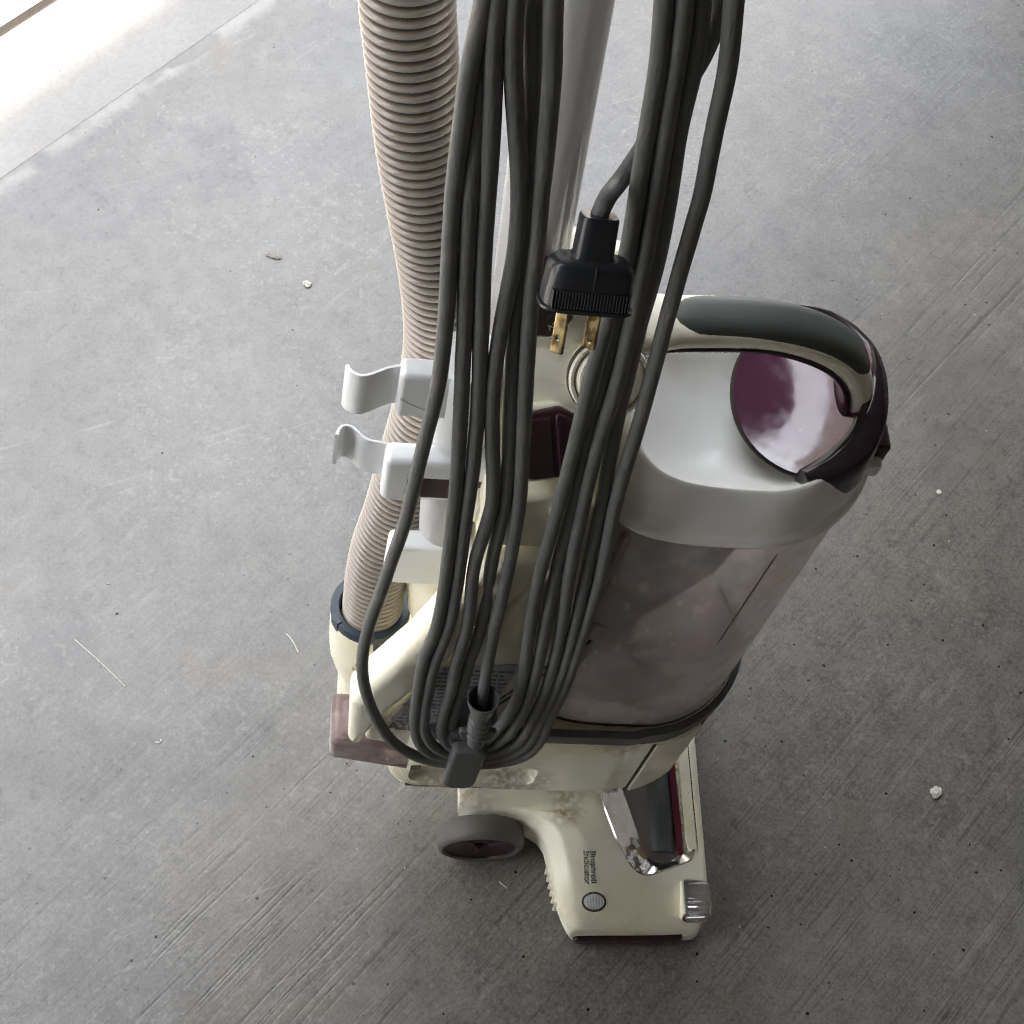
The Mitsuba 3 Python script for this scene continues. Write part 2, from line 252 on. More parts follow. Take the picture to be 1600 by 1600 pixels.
# ------------------------------------------------------------------ measured points (metres)
CORD = {'A': [[0.0225,0.4172,0.9123],[0.0186,0.4144,0.8838],[0.0161,0.4113,0.8528],[0.0137,0.4079,0.8188],[0.0129,0.4041,0.7814],[0.012,0.4,0.7401],[0.0093,0.3954,0.6942],[0.0023,0.3903,0.6428],[-0.0046,0.3851,0.591],[-0.0151,0.3793,0.5331],[-0.0295,0.372,0.4602],[-0.0344,0.368,0.4198],[-0.0335,0.3636,0.3763],[-0.0256,0.3589,0.3293],[-0.0137,0.3555,0.2951],[0.0029,0.3534,0.274],[0.0249,0.3524,0.2642]],
 'B': [[0.025,0.425,0.9051],[0.0227,0.419,0.8792],[0.022,0.4136,0.8504],[0.0207,0.4079,0.819],[0.0203,0.4042,0.7816],[0.0204,0.4,0.7403],[0.0206,0.3954,0.6944],[0.0204,0.3903,0.6431],[0.0194,0.3851,0.5913],[0.0168,0.3793,0.5334],[0.0116,0.372,0.4604],[0.0045,0.368,0.4199],[0.0007,0.3636,0.3763],[-0.0013,0.3589,0.3292],[0.0014,0.3561,0.3012],[0.0096,0.3541,0.2814],[0.0257,0.3532,0.2717]],
 'C': [[0.0268,0.4172,0.9124],[0.027,0.4144,0.884],[0.0276,0.4113,0.8531],[0.0276,0.4079,0.8192],[0.0275,0.4042,0.7818],[0.028,0.4,0.7405],[0.0286,0.3955,0.6946],[0.0285,0.3903,0.6432],[0.0266,0.3851,0.5914],[0.024,0.3793,0.5335],[0.019,0.372,0.4604],[0.0122,0.368,0.4199],[0.0074,0.3636,0.3763],[0.0048,0.3589,0.3292],[0.0076,0.3566,0.3063],[0.0149,0.3549,0.2887],[0.0264,0.3539,0.2792]],
 'D': [[0.0335,0.4173,0.9126],[0.0342,0.4144,0.8843],[0.0374,0.4113,0.8534],[0.0407,0.408,0.8195],[0.041,0.4042,0.7821],[0.0376,0.4001,0.7407],[0.0359,0.3955,0.6947],[0.0376,0.3903,0.6433],[0.0393,0.3852,0.5916],[0.0324,0.3794,0.5336],[0.0303,0.372,0.4605],[0.0255,0.368,0.4199],[0.022,0.3636,0.3763],[0.0169,0.3589,0.3292],[0.0182,0.3567,0.3072],[0.0229,0.3554,0.2939],[0.0289,0.3548,0.2876]],
 'E': [[0.0408,0.4235,0.9071],[0.0422,0.4206,0.8783],[0.0437,0.4183,0.8461],[0.0447,0.4156,0.8106],[0.0454,0.4118,0.7726],[0.0442,0.4046,0.7346],[0.0448,0.3984,0.6904],[0.0463,0.3925,0.6398],[0.0463,0.3866,0.589],[0.0421,0.3815,0.5294],[0.0392,0.3748,0.4543],[0.0338,0.3707,0.4134],[0.0294,0.3663,0.3694],[0.0237,0.3616,0.3219],[0.0235,0.3585,0.3076],[0.0259,0.3561,0.3011],[0.03,0.3556,0.2959]],
 'G': [[0.0475,0.4173,0.9131],[0.0493,0.4145,0.8847],[0.0497,0.4114,0.8537],[0.0497,0.408,0.8198],[0.0501,0.4042,0.7824],[0.0501,0.4001,0.741],[0.0513,0.3955,0.695],[0.0529,0.3904,0.6436],[0.0541,0.3852,0.5918],[0.0521,0.3794,0.5337],[0.0471,0.3721,0.4606],[0.0453,0.368,0.42],[0.0442,0.3636,0.3762],[0.042,0.3606,0.3465]],
 'R1': [[0.0872,0.4174,0.9144],[0.089,0.4146,0.886],[0.0893,0.4115,0.8549],[0.0893,0.4081,0.8208],[0.089,0.4043,0.7833],[0.0854,0.4002,0.7418],[0.0818,0.3956,0.6956],[0.0787,0.3904,0.644],[0.0755,0.3852,0.5921],[0.0711,0.3794,0.5339],[0.0686,0.3721,0.4607],[0.067,0.3636,0.3762],[0.0584,0.3589,0.329],[0.0519,0.3569,0.3091],[0.0452,0.3559,0.2989]],
 'Rx': [[0.0928,0.426,0.9066],[0.0942,0.4223,0.8784],[0.0953,0.4192,0.8467],[0.0951,0.4149,0.8129],[0.0944,0.4111,0.7748],[0.0917,0.4062,0.7336],[0.0888,0.4007,0.6878],[0.0856,0.3948,0.6368],[0.084,0.3881,0.5869],[0.0803,0.3815,0.5297],[0.078,0.3721,0.4607],[0.075,0.3636,0.3762],[0.0685,0.3589,0.329],[0.0597,0.3563,0.3029],[0.0469,0.355,0.2896]],
 'R2': [[0.0946,0.4175,0.9147],[0.0958,0.4146,0.8862],[0.0961,0.4115,0.8551],[0.0969,0.4081,0.8211],[0.0976,0.4044,0.7836],[0.0968,0.4002,0.742],[0.0951,0.3956,0.6959],[0.0908,0.3904,0.6442],[0.0889,0.3852,0.5922],[0.0875,0.3794,0.5341],[0.0882,0.3721,0.4607],[0.0843,0.3636,0.3762],[0.0777,0.3589,0.3289],[0.0679,0.3554,0.2936],[0.0473,0.3539,0.279]],
 'Ry': [[0.1018,0.4214,0.9113],[0.1035,0.4185,0.8826],[0.103,0.4169,0.8495],[0.1042,0.415,0.8132],[0.1051,0.4119,0.7741],[0.103,0.4084,0.7307],[0.1013,0.403,0.6847],[0.0998,0.3963,0.6345],[0.0995,0.3888,0.5858],[0.098,0.3815,0.5299],[0.096,0.3721,0.4608],[0.091,0.3636,0.3762],[0.0838,0.3589,0.3289],[0.0728,0.3546,0.2862],[0.0485,0.353,0.2705]],
 'R5': [[0.1125,0.4175,0.9153],[0.1154,0.4147,0.8868],[0.1156,0.4116,0.8557],[0.116,0.4082,0.8216],[0.1143,0.4044,0.784],[0.1124,0.4002,0.7424],[0.1109,0.3956,0.6962],[0.1085,0.3904,0.6445],[0.1059,0.3852,0.5924],[0.1062,0.3794,0.5342],[0.1023,0.3721,0.4608],[0.0957,0.3636,0.3762],[0.0894,0.3591,0.3309],[0.0779,0.3538,0.2777],[0.0493,0.3523,0.2629]],
 'R4': [[0.1107,0.4276,0.9058],[0.11,0.427,0.8907],[0.1078,0.4265,0.8774],[0.1053,0.4265,0.8685],[0.0986,0.4268,0.846],[0.0919,0.425,0.8289],[0.086,0.4184,0.8222],[0.0803,0.4098,0.8213],[0.0751,0.3984,0.8263],[0.073,0.3946,0.8224],[0.0721,0.394,0.8163]]}
HOSE = [[-0.0062, 0.5092, 0.8762], [-0.0063, 0.5041, 0.8303], [-0.005, 0.5019, 0.8103], [-0.0014, 0.4964, 0.7596], [0.0029, 0.4919, 0.7192], [0.0086, 0.487, 0.6749], [0.0124, 0.4816, 0.6258], [0.0115, 0.4781, 0.5938], [0.0055, 0.473, 0.5477], [-0.0051, 0.4668, 0.4905], [-0.0142, 0.4614, 0.4418], [-0.0226, 0.4573, 0.4043], [-0.0284, 0.4529, 0.3644], [-0.0319, 0.4482, 0.3219], [-0.0335, 0.4447, 0.2904]]
BEZEL = [[0.1518, 0.4097], [0.1549, 0.3955], [0.1594, 0.3759], [0.1673, 0.3528], [0.1779, 0.331], [0.186, 0.324], [0.1946, 0.3234], [0.2317, 0.3382], [0.2352, 0.3479], [0.2329, 0.4353], [0.2317, 0.4558]]
WINDOW = [[0.1714, 0.4217], [0.1747, 0.4017], [0.1812, 0.3809], [0.1875, 0.3598], [0.1928, 0.3417], [0.201, 0.3352], [0.2186, 0.3394], [0.2247, 0.3475], [0.2208, 0.4273], [0.2203, 0.4507]]
BRUSH = [[0.1955, 0.4295], [0.193, 0.3478], [0.198, 0.3417], [0.2185, 0.3476], [0.2175, 0.447]]

# ------------------------------------------------------------------ the setting
def struct(key, mesh, mat, label=None):
    add(key, mesh, mat, False); labels[key] = {'kind': 'structure'}
def slab(t0, t1, n0, n1, z, th=.1): return rot_box([t0, n0, z - th], [t1, n1, z])
struct('floor', slab(-2.6, 4.2, -5.2, 1.091, 0), 'mat_concrete')
struct('threshold', slab(-2.6, 4.2, 1.094, 1.258, -.003), 'mat_apron')
struct('expansion_joint', slab(-2.6, 4.2, 1.0, 1.30, -.014, .05), 'mat_joint')
struct('driveway', slab(-9, 12, 1.271, 9, -.003), 'mat_apron')
struct('ground', slab(-60, 60, -60, 60, -.15, .05), 'mat_soil')
struct('garage_ceiling', slab(-2.7, 4.3, -5.3, 1.07, 2.60, .12), 'mat_ceiling')
struct('garage_wall', rot_box([-2.7, -5.3, -.05], [-2.6, 1.07, 2.48]), 'mat_wall')
struct('garage_wall_001', rot_box([4.2, -5.3, -.05], [4.3, 1.07, 2.48]), 'mat_wall')
struct('garage_wall_002', rot_box([-2.6, -5.3, -.05], [4.2, -5.2, 2.48]), 'mat_wall')
struct('garage_wall_003', rot_box([-2.6, .95, -.05], [-1.5, 1.07, 2.48]), 'mat_wall')
struct('garage_wall_004', rot_box([3.3, .95, -.05], [4.2, 1.07, 2.48]), 'mat_wall')
struct('house_opposite', rot_box([-14, 10.5, -.1], [16, 18, 7.2]), 'mat_house')
struct('garage_wall_005', rot_box([-1.5, .95, 2.12], [3.3, 1.07, 2.48]), 'mat_ceiling')

# ------------------------------------------------------------------ the vacuum cleaner
V = 'vacuum_cleaner'
labels[V] = {'label': 'cream and plum upright vacuum cleaner with a coiled grey cord standing on the concrete floor', 'category': 'vacuum cleaner'}
STAINS += [(.124, .379, .092, .030, 1.1), (.045, .374, .15, .06, .38), (-.01, .372, .165, .04, .38), (.085, .372, .16, .04, .34), (.05, .376, .075, .03, .35), (.155, .378, .235, .03, .5), (-.02, .375, .27, .03, .35),
           (.03, .385, .085, .03, .4), (.14, .30, .05, .03, .12)]

# floor nozzle: sections along y
def foot_sec(y, n=64):
    e = max(0.0, .318 - y); rnd = .020 * (1 - math.sqrt(max(0, 1 - (e / .0365) ** 2))) if e > 0 else 0
    rear = np.interp(y, [.282, .300, .330, .353, .364, .372, .376, .380, .386, .60, .61, .62, .64, .66], [.1215, .1185, .113, .1085, .1015, .090, .075, .050, .036, .036, .07, .09, .10, .108])
    front = .2455
    xs = np.array([rear, rear + .012, rear + .03, .150, .19, .215, .235, front])
    nk = sstep(.15, .07, xs) ; shoulder = sstep(.372, .405, y) * sstep(.64, .60, y)
    zt = np.interp(xs, [.03, .11, .15, .19, .225, .25], [.094, .092, .076, .066, .057, .050])
    zt = zt - nk * .035 * (1 - sstep(.370, .41, y)) - .010 * (1 - sstep(.288, .325, y))
    return rear, front, xs, zt, rnd
def foot_top(x, y):
    x, y = np.asarray(x, float), np.asarray(y, float); out = np.empty_like(x)
    for k in range(x.size):
        r, f, xs, zt, rnd = foot_sec(float(y.flat[k])); out.flat[k] = np.interp(x.flat[k], xs, np.maximum(zt - 1.25 * rnd, .024))
    return out
def foot_ring(y):
    rear, front, xs, zt, rnd = foot_sec(y)
    rear, front, xs, zt = rear + .45 * rnd, front - .45 * rnd, xs.clip(rear + .45 * rnd, front - .45 * rnd), np.maximum(zt - 1.25 * rnd, .024)
    poly = [(rear + .004, .010)] + [(front - .003, .008)] + [(front, .03)] + [(a, b) for a, b in zip(xs[::-1][:-1], zt[::-1][:-1])] + [(rear, zt[0] - .006), (rear, .03)]
    g = Polygon(poly).buffer(0)
    g = g.buffer(-.0065, quad_segs=8).buffer(.0065, quad_segs=8)
    c = g.exterior; pts = np.array(c.coords[:-1]); ce = np.array([(rear + front) / 2, .035]); a0 = pts[np.argmin(np.arctan2(pts[:, 1] - .035, pts[:, 0] - ce[0]))]
    s0 = c.project(Point(a0)); cc = c.coords if not c.is_ccw else c.coords[::-1]
    ring = np.array([c.interpolate((s0 + u) % c.length).coords[0] for u in np.linspace(0, c.length, 110, endpoint=False)])
    if not c.is_ccw: ring = np.roll(ring[::-1], 1, 0)
    return np.stack([ring[:, 0], np.full(len(ring), y), ring[:, 1]], 1)
ys = np.r_[[.2818, .2825, .2840, .286, .2885, .292, .296, .301, .306, .312], np.arange(.318, .362, .006), np.arange(.362, .392, .002), np.arange(.395, .60, .01), np.arange(.60, .66, .005)]
foot = man(loft([foot_ring(y) for y in ys]))
BZ = rounded(BEZEL, .006, 140); WN = rounded(WINDOW, .007, 140)
def drape(a, b, h): return np.stack([a, b, foot_top(a, b) + h], 1)
foot = foot - man(prism(BZ, -.016, .02, .001, drape))
foot = foot - man(rbox([.2232, .2900, .0325], [.262, .3215, .075], .003))
foot = foot - man(rbox([.1325, .262, .0065], [.226, .2965, .0285], .004))
add(V + '__floor_nozzle', tri(foot), 'mat_cream', 35)
# chrome bezel sloping down into the window pocket, clear dark window, brush roll under it
rim = [inset(BZ, -.0012), inset(BZ, .0002), inset(BZ, .0008)]
bz = [drape(rim[0][:, 0], rim[0][:, 1], .0004 + 0 * rim[0][:, 0]), drape(rim[1][:, 0], rim[1][:, 1], .0011 + 0 * rim[0][:, 0])]
# match the window outline to the bezel outline by angle
ctr = WN.mean(0)
def by_angle(q, n=140):
    g = Polygon(q); out = []
    for a in np.linspace(0, 2 * np.pi, n, endpoint=False):
        from shapely.geometry import LineString
        c = g.exterior.intersection(LineString([ctr, ctr + .3 * np.array([math.cos(a), math.sin(a)])])); c = c if c.geom_type == 'Point' else list(c.geoms)[-1]
        out.append((c.x, c.y))
    return np.array(out)
qa, qb, qc, qd = by_angle(inset(BZ, -.0012)), by_angle(BZ), by_angle(WN), by_angle(inset(WN, .0006))
z0 = np.zeros(140)
add(V + '__window_frame', loft([drape(qa[:, 0], qa[:, 1], z0 + .0003), drape(qb[:, 0], qb[:, 1], z0 + .0012), drape(.5 * (qb + qc)[:, 0], .5 * (qb + qc)[:, 1], z0 - .0035), drape(qc[:, 0], qc[:, 1], z0 - .0075),
                                drape(qd[:, 0], qd[:, 1], z0 - .0095)], False), 'mat_old_chrome', 40)
add(V + '__window_frame__window_pane', prism(WN, -.0092, -.0082, .0003, drape), 'mat_smoke', 30)
add(V + '__window_frame__window_surround', prism(BZ, -.0155, -.0135, .0003, drape), 'mat_black_gloss', 30)
br = np.array([[.207, y, .047] for y in np.linspace(.345, .56, 40)])
add(V + '__brush_roll', sweep(br, .0125, 20), 'mat_brush', 40)
st = rounded([(.2205, .342), (.2262, .3475), (.2235, .47), (.2178, .47)], .001, 60)
add(V + '__window_frame__trim_strip', prism(st, -.0075, -.0045, .0006, drape), 'mat_red_strip')
st = rounded([(.2285, .3465), (.2375, .345), (.2345, .60), (.2255, .60)], .002, 60)
add(V + '__front_strip', prism(st, -.001, .0012, .0006, drape), 'mat_cream')
st = rounded([(.2381, .345), (.2389, .345), (.2359, .60), (.2351, .60)], .0003, 60)
add(V + '__front_strip__groove', prism(st, -.001, .0004, .0001, drape), 'mat_seam')
# dark side slot
add(V + '__side_slot', rbox([.1335, .2788, .0070], [.2250, .2980, .0225], .003), 'mat_maroon')
# brush roll indicator lamp with ribs
an = np.linspace(0, 2 * np.pi, 48, endpoint=False); el = lambda a, b: np.stack([.1465 + a * np.cos(an), .3008 + b * np.sin(an)], 1)
add(V + '__indicator', prism(el(.0104, .0070), -.001, .0008, .0005, drape), 'mat_seam')
lens = V + '__indicator__lens'; add(lens, prism(el(.0088, .0056), -.001, .0014, .0008, drape), 'mat_grey_tube')
for k in range(13):
    x = .1465 - .0078 + k * .0013; hh = .0052 * math.sqrt(max(0, 1 - ((x - .1465) / .0086) ** 2))
    q = rounded([(x - .0003, .3008 - hh), (x + .0003, .3008 - hh), (x + .0003, .3008 + hh), (x - .0003, .3008 + hh)], .0001, 24)
    add(V + '__indicator__rib', prism(q, .0010, .0019, .0002, drape), 'mat_clip_white')
# lettering, read from the front of the nozzle's near end
def down(x0, y0): return lambda a, b, h: drape(x0 + b, y0 - a, h)
t1 = trimesh.util.concatenate([text_on('Brushroll', .0046, down(.1440, .3405), .0002, True), text_on('Indicator', .0046, down(.1384, .3405), .0002, True)])
add(V + '__floor_nozzle__lettering', t1, 'mat_ink', False)
fr = text_on('NEVER LOSES SUCTION', .0095, lambda a, b, h: np.stack([.2462 + h, .338 + a, .030 + b], 1), .0003, True, stretch=1.15)
add(V + '__floor_nozzle__lettering', fr, 'mat_ink', False)
# headlight: clear cover over a mirrored tray with two bulbs
add(V + '__headlight', rbox([.2238, .2907, .0328], [.2468, .3209, .0545], .004), 'mat_lens', 40)
add(V + '__headlight__reflector', trimesh.util.concatenate([rbox([.2246, .2925, .0345], [.2266, .3195, .0525], .0008), rbox([.2246, .2918, .0345], [.2420, .2935, .044], .0008), rbox([.2246, .3178, .0345], [.2420, .3197, .044], .0008), rbox([.2246, .2925, .0335], [.2430, .3195, .0355], .0008),
                               rbox([.2246, .3050, .0345], [.2400, .3066, .0430], .0006)]), 'mat_chrome', 30)
for y in (.2995, .3120):
    add(V + '__headlight__bulb', sweep(np.array([[x, y, .0415] for x in (.2266, .234, .2375, .2395, .2403)]), [.0042, .0042, .0038, .0024, .0006], 14), 'mat_chrome', 50)
add(V + '__headlight__rim', rbox([.2205, .2915, .042], [.2233, .3195, .0605], .0013), 'mat_cream')

# rear wheels
def wheel(side, cy):
    to = lambda a, b, h: np.stack([.055 + a, cy + side * h, .0375 + b], 1)
    prof = [(.0300, .0195), (.0310, .0205), (.0330, .0212), (.0355, .0200), (.0372, .0165), (.0376, .012), (.0376, .006), (.0368, .002), (.0345, 0), (.025, 0)]
    k = add(V + '__rear_wheel', fix(lathe(prof, to, 64)), 'mat_tyre', 40)
    add(k + '__hub', fix(lathe([(.0302, .0202), (.0300, .0186), (.027, .0172), (.0135, .0150), (.0085, .0162), (.0065, .0162), (.0062, .0120), (.0002, .0118)], to, 48)), 'mat_maroon', 40)
    for a in range(3):
        ca, sa = math.cos(a * 2.0944 + .35), math.sin(a * 2.0944 + .35)
        w = rbox([.0075, -.0022, .0140], [.0285, .0022, .0182], .001, lambda p, q, h: to(p * ca - q * sa, p * sa + q * ca, h)); add(k + '__spoke', w, 'mat_maroon')
wheel(-1, .3735); wheel(1, .600)
add(V + '__wheel_axle', sweep(np.array([[.055, y, .0375] for y in (.374, .45, .53, .60)]), .006, 12), 'mat_dark_grey')
# swivel neck between nozzle and body
add(V + '__neck', loft([UVW(.043 * np.cos(an) * k - .03, .060 * np.sin(an) * k, np.full(48, h)) for k, h in ((1.1, -.125), (1.08, -.10), (1.0, -.085), (1.0, -.06))]), 'mat_cream', 40)

# ------------------------------------------------------------------ motor base
gb = Point(0, 0).buffer(.0885, quad_segs=40).union(sbox(-.176, -.091, 0, .091)).buffer(.03).buffer(-.03)
gb = gb.buffer(-.026, quad_segs=12).buffer(.026, quad_segs=12)
QB = ringof(gb, 200)
base = man(prism(QB, -.086, .044, .004, UVW, .020, 6))
base = base - man(rbox([-.160, -.10, -.058], [-.060, -.0845, -.020], .008, UVW))
add(V + '__motor_base', tri(base), 'mat_cream', 35)
ring = inset(QB, -.0012); r2 = inset(QB, .004)
add(V + '__bin_seal', loft([UVW(q[:, 0], q[:, 1], np.full(200, h)) for q, h in ((ring, .0385), (ring, .052), (inset(QB, .002), .0545), (r2, .0545))], False), 'mat_dark_grey', 40)
def arc_strip(a0, a1, w0, w1, r, th, to=UVW, n=24):
    a = np.radians(np.linspace(a0, a1, n)); R = []
    for rr, ww in ((r - th, w0), (r, w0 + .0006), (r, w1 - .0006), (r - th, w1)): R.append(to(rr * np.cos(a), rr * np.sin(a), np.full(n, ww)))
    R = np.array(R).transpose(1, 0, 2); return loft(list(R))
add(V + '__motor_base__latch_panel', arc_strip(-76, -50, -.074, .028, .0902, .004), 'mat_cream')
add(V + '__motor_base__seam', arc_strip(-78.2, -76.4, -.074, .030, .0889, .003), 'mat_seam')
add(V + '__motor_base__seam', arc_strip(-49.5, -46.5, -.074, .030, .0893, .003), 'mat_seam')
add(V + '__motor_base__seam', arc_strip(-100, -58, .0335, .0355, .0890, .003), 'mat_seam')
add(V + '__motor_base__seam', rbox([-.165, -.0913, .036], [-.045, -.088, .0375], .0004, UVW), 'mat_seam')
add(V + '__motor_base__seam', rbox([-.160, -.0913, -.0665], [-.100, -.088, -.0655], .0003, UVW), 'mat_seam')
# clear, dirty filter cover at the rear foot of the body
fc = rounded([(-.2225, -.018), (-.2225, .016), (-.196, .012), (-.150, -.004), (-.150, -.044)], .005, 80)
add(V + '__filter_cover', prism(fc, -.088, -.048, .004, UWV), 'mat_dirty_clear', 35)
add(V + '__filter_cover__filter', prism(rounded([(-.214, -.010), (-.214, .010), (-.160, -.006), (-.160, -.034)], .004, 60), -.078, -.050, .003, UWV), 'mat_cyclone', 35)
# motor housing: slanted block behind the cord, its rear edge a rounded rib
hs = rounded([(-.178, .016), (-.165, .090), (-.142, .210), (-.138, .302), (-.086, .305), (-.074, .20), (-.058, .03), (-.16, .03)], .012, 160)
add(V + '__motor_housing', prism(hs, -.080, .07, .010, UWV), 'mat_cream', 35)
rb = rounded([(-.2105, .020), (-.2140, .100), (-.2035, .1334), (-.1835, .187), (-.1650, .253), (-.150, .300), (-.130, .298), (-.144, .235), (-.1545, .1776), (-.1735, .1218), (-.1885, .082), (-.1950, .055), (-.2050, .014)], .005, 160)
add(V + '__motor_housing__rib', prism(rb, -.0945, -.066, .007, UWV, .008, 6), 'mat_cream', 40)
pn = rounded([(-.200, .016), (-.176, .085), (-.160, .150), (-.145, .172), (-.112, .290), (-.096, .294), (-.086, .20), (-.068, .045), (-.15, .040), (-.163, .004)], .006, 160)
add(V + '__motor_housing__side_panel', prism(pn, -.0855, -.07, .0035, UWV), 'mat_cream', 40)
gl = rounded([(-.1235, .070), (-.1225, .070), (-.0705, .205), (-.0715, .205)], .0002, 40)
add(V + '__motor_housing__seam', prism(gl, -.0862, -.084, .0002, UWV), 'mat_seam')
gl = rounded([(-.1185, .070), (-.1175, .070), (-.0655, .205), (-.0665, .205)], .0002, 40)
add(V + '__motor_housing__seam', prism(gl, -.0862, -.084, .0002, UWV), 'mat_seam')
# rating label with rows of small print
lb = rounded([(-.183, .055), (-.160, .155), (-.105, .165), (-.118, .048)], .003, 60)
add(V + '__rating_label', prism(lb, -.0864, -.0850, .0002, UWV), 'mat_label_paper')
rows = []
rng = np.random.default_rng(5)
for k in range(15):
    w = .056 + k * .0068; x0 = -.181 + .24 * (w - .055) + .002; x1 = -.119 + .11 * (w - .05); x = x0
    while x < x1 - .004:
        ln = rng.uniform(.002, .007); rows.append(rbox([x, -.0868, w], [min(x + ln, x1), -.0860, w + .0024], .0003, UVW, 4)); x += ln + .0012
for k, wd, s in ((0, 'AVERTISSEMENT', .0042), (1, 'WARNING', .0042)):
    rows.append(text_on(wd, s, lambda a, b, h: UVW(-.178 + .02 * k + a, -.0870 + 0 * a - h * 0, .0885 + .034 * k + b), .0004, True))
add(V + '__rating_label__small_print', trimesh.util.concatenate(rows), 'mat_ink_grey', False); labels[V + '__rating_label__small_print'] = {'kind': 'stuff'}
add(V + '__motor_base__lettering', text_on('AIR', .012, lambda a, b, h: UVW(-.1845 + a * .8, -.0860 + 0 * a - h * .8, .040 + b), .0004, True), 'mat_ink_grey', False)
# air inlet column behind the rib, with a rounded foot
col = np.array([uvw(u, -.022, w) for u, w in ((-.150, .092), (-.1502, .096), (-.1508, .103), (-.1515, .113), (-.1525, .127), (-.154, .15), (-.1555, .19), (-.157, .232), (-.157, .236))])
add(V + '__air_column', sweep(col, [.003, .011, .018, .0228, .0255, .0265, .0265, .0260, .015], 32), 'mat_cream', 50)
add(V + '__back_spine', prism(rounded([(-.150, -.050), (-.062, -.062), (-.062, .062), (-.150, .05)], .016, 100), .02, .335, .006, UVW), 'mat_cream', 40)

# hose cuff
cu = np.array(HOSE[-3:]); ax = (cu[0] - cu[-1]); ax /= np.linalg.norm(ax); c0 = np.array([-.0336, .4490, .316])
ca_ = np.cross(ax, [0, 1, 0]); ca_ /= np.linalg.norm(ca_); cb_ = np.cross(ax, ca_)
def CUF(a, b, h): return c0 + np.outer(a, ca_) + np.outer(b, cb_) + np.outer(h, ax)
add(V + '__hose_cuff', lathe([(.0245, .004), (.0278, .004), (.0284, .001), (.0284, -.035), (.0275, -.052), (.0235, -.072), (.0205, -.080), (.0200, -.14), (.021, -.17)], CUF, 64), 'mat_cream', 45)
add(V + '__hose_cuff__collar', lathe([(.0215, -.012), (.0218, .006), (.0228, .0078), (.0274, .0078), (.0284, .0062), (.0285, .0022), (.0285, .0008)], CUF, 64), 'mat_navy', 45)
def near_ang(): # the direction on the cuff that faces the viewer's side
    d = np.array([.12, -1, 0]); return math.atan2(d @ cb_, d @ ca_)
na = near_ang()
def cuf_arc(a0, a1, w0, w1, r, th): return arc_strip(math.degrees(na) + a0, math.degrees(na) + a1, w0, w1, r, th, CUF)
add(V + '__hose_cuff__release_tab', cuf_arc(-2, 22, -.0065, .0070, .0302, .003), 'mat_dark_grey')
add(V + '__hose_cuff__release_tab', cuf_arc(-78, -60, -.002, .0095, .0292, .004), 'mat_navy')
def cuf_text(txt, a0, h0, s):
    def to(a, b, h):
        sg = 1 if np.cross(ca_, cb_) @ ax > 0 else -1
        th = na + math.radians(a0) + sg * a / .0287; return CUF((.0285 + h) * np.cos(th), (.0285 + h) * np.sin(th), h0 + b)
    return text_on(txt, s, to, .0003)
add(V + '__hose_cuff__lettering', trimesh.util.concatenate([cuf_text('Squeeze tabs', -26, -.034, .0042), cuf_text('to remove hose', -30, -.0405, .0042)]), 'mat_ink_brown', False)
# hose
hp = spline(HOSE[::-1] + [[-.006, .515, .93], [.005, .517, 1.0], [.03, .515, 1.05], [.06, .512, 1.06]], 4200)
ln = np.r_[0, np.cumsum(np.linalg.norm(np.diff(hp, axis=0), axis=1))]
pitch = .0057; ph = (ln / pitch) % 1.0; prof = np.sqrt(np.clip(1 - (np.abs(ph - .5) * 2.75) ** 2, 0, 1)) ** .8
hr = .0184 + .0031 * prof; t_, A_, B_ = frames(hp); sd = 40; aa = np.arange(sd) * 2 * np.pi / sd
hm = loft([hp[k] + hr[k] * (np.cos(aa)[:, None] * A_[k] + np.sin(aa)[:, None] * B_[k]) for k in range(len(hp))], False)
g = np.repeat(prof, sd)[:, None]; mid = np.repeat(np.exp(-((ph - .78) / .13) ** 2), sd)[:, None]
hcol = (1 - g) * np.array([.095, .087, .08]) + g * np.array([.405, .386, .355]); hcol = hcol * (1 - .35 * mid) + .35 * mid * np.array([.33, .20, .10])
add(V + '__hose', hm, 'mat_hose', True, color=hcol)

# wand
wa, wb = uvw(-.1385, 0, .338), uvw(-.161, 0, .648); wd_ = (wb - wa) / np.linalg.norm(wb - wa)
wl = np.array([wa + wd_ * s for s in np.linspace(-.02, .62, 60)])
add(V + '__wand', sweep(wl, .0182, 40), 'mat_steel', 50)
add(V + '__wand_socket', sweep(np.array([wa + wd_ * s for s in (-.05, -.01, .0, .006, .008)]), [.026, .026, .0255, .024, .0185], 40), 'mat_cream', 40)
wt = wl[-1]
add(V + '__wand_handle', sweep(spline([wt, wt + [.0, 0, .04], wt + [.03, -.0, .07], wt + [.09, 0, .08], wt + [.13, 0, .05]], 40), .017, 20), 'mat_cream', 50)
for h in (.0,):
    q = wt - [0, 0, .06]
    add(V + '__upper_cord_hook', rbox([q[0] - .012, .405, q[2] - .008], [q[0] + .012, q[1], q[2] + .010], .004), 'mat_dark_grey')
    add(V + '__upper_cord_hook', rbox([q[0] - .013, .398, q[2] - .008], [q[0] + .013, .405, q[2] + .028], .003), 'mat_dark_grey')

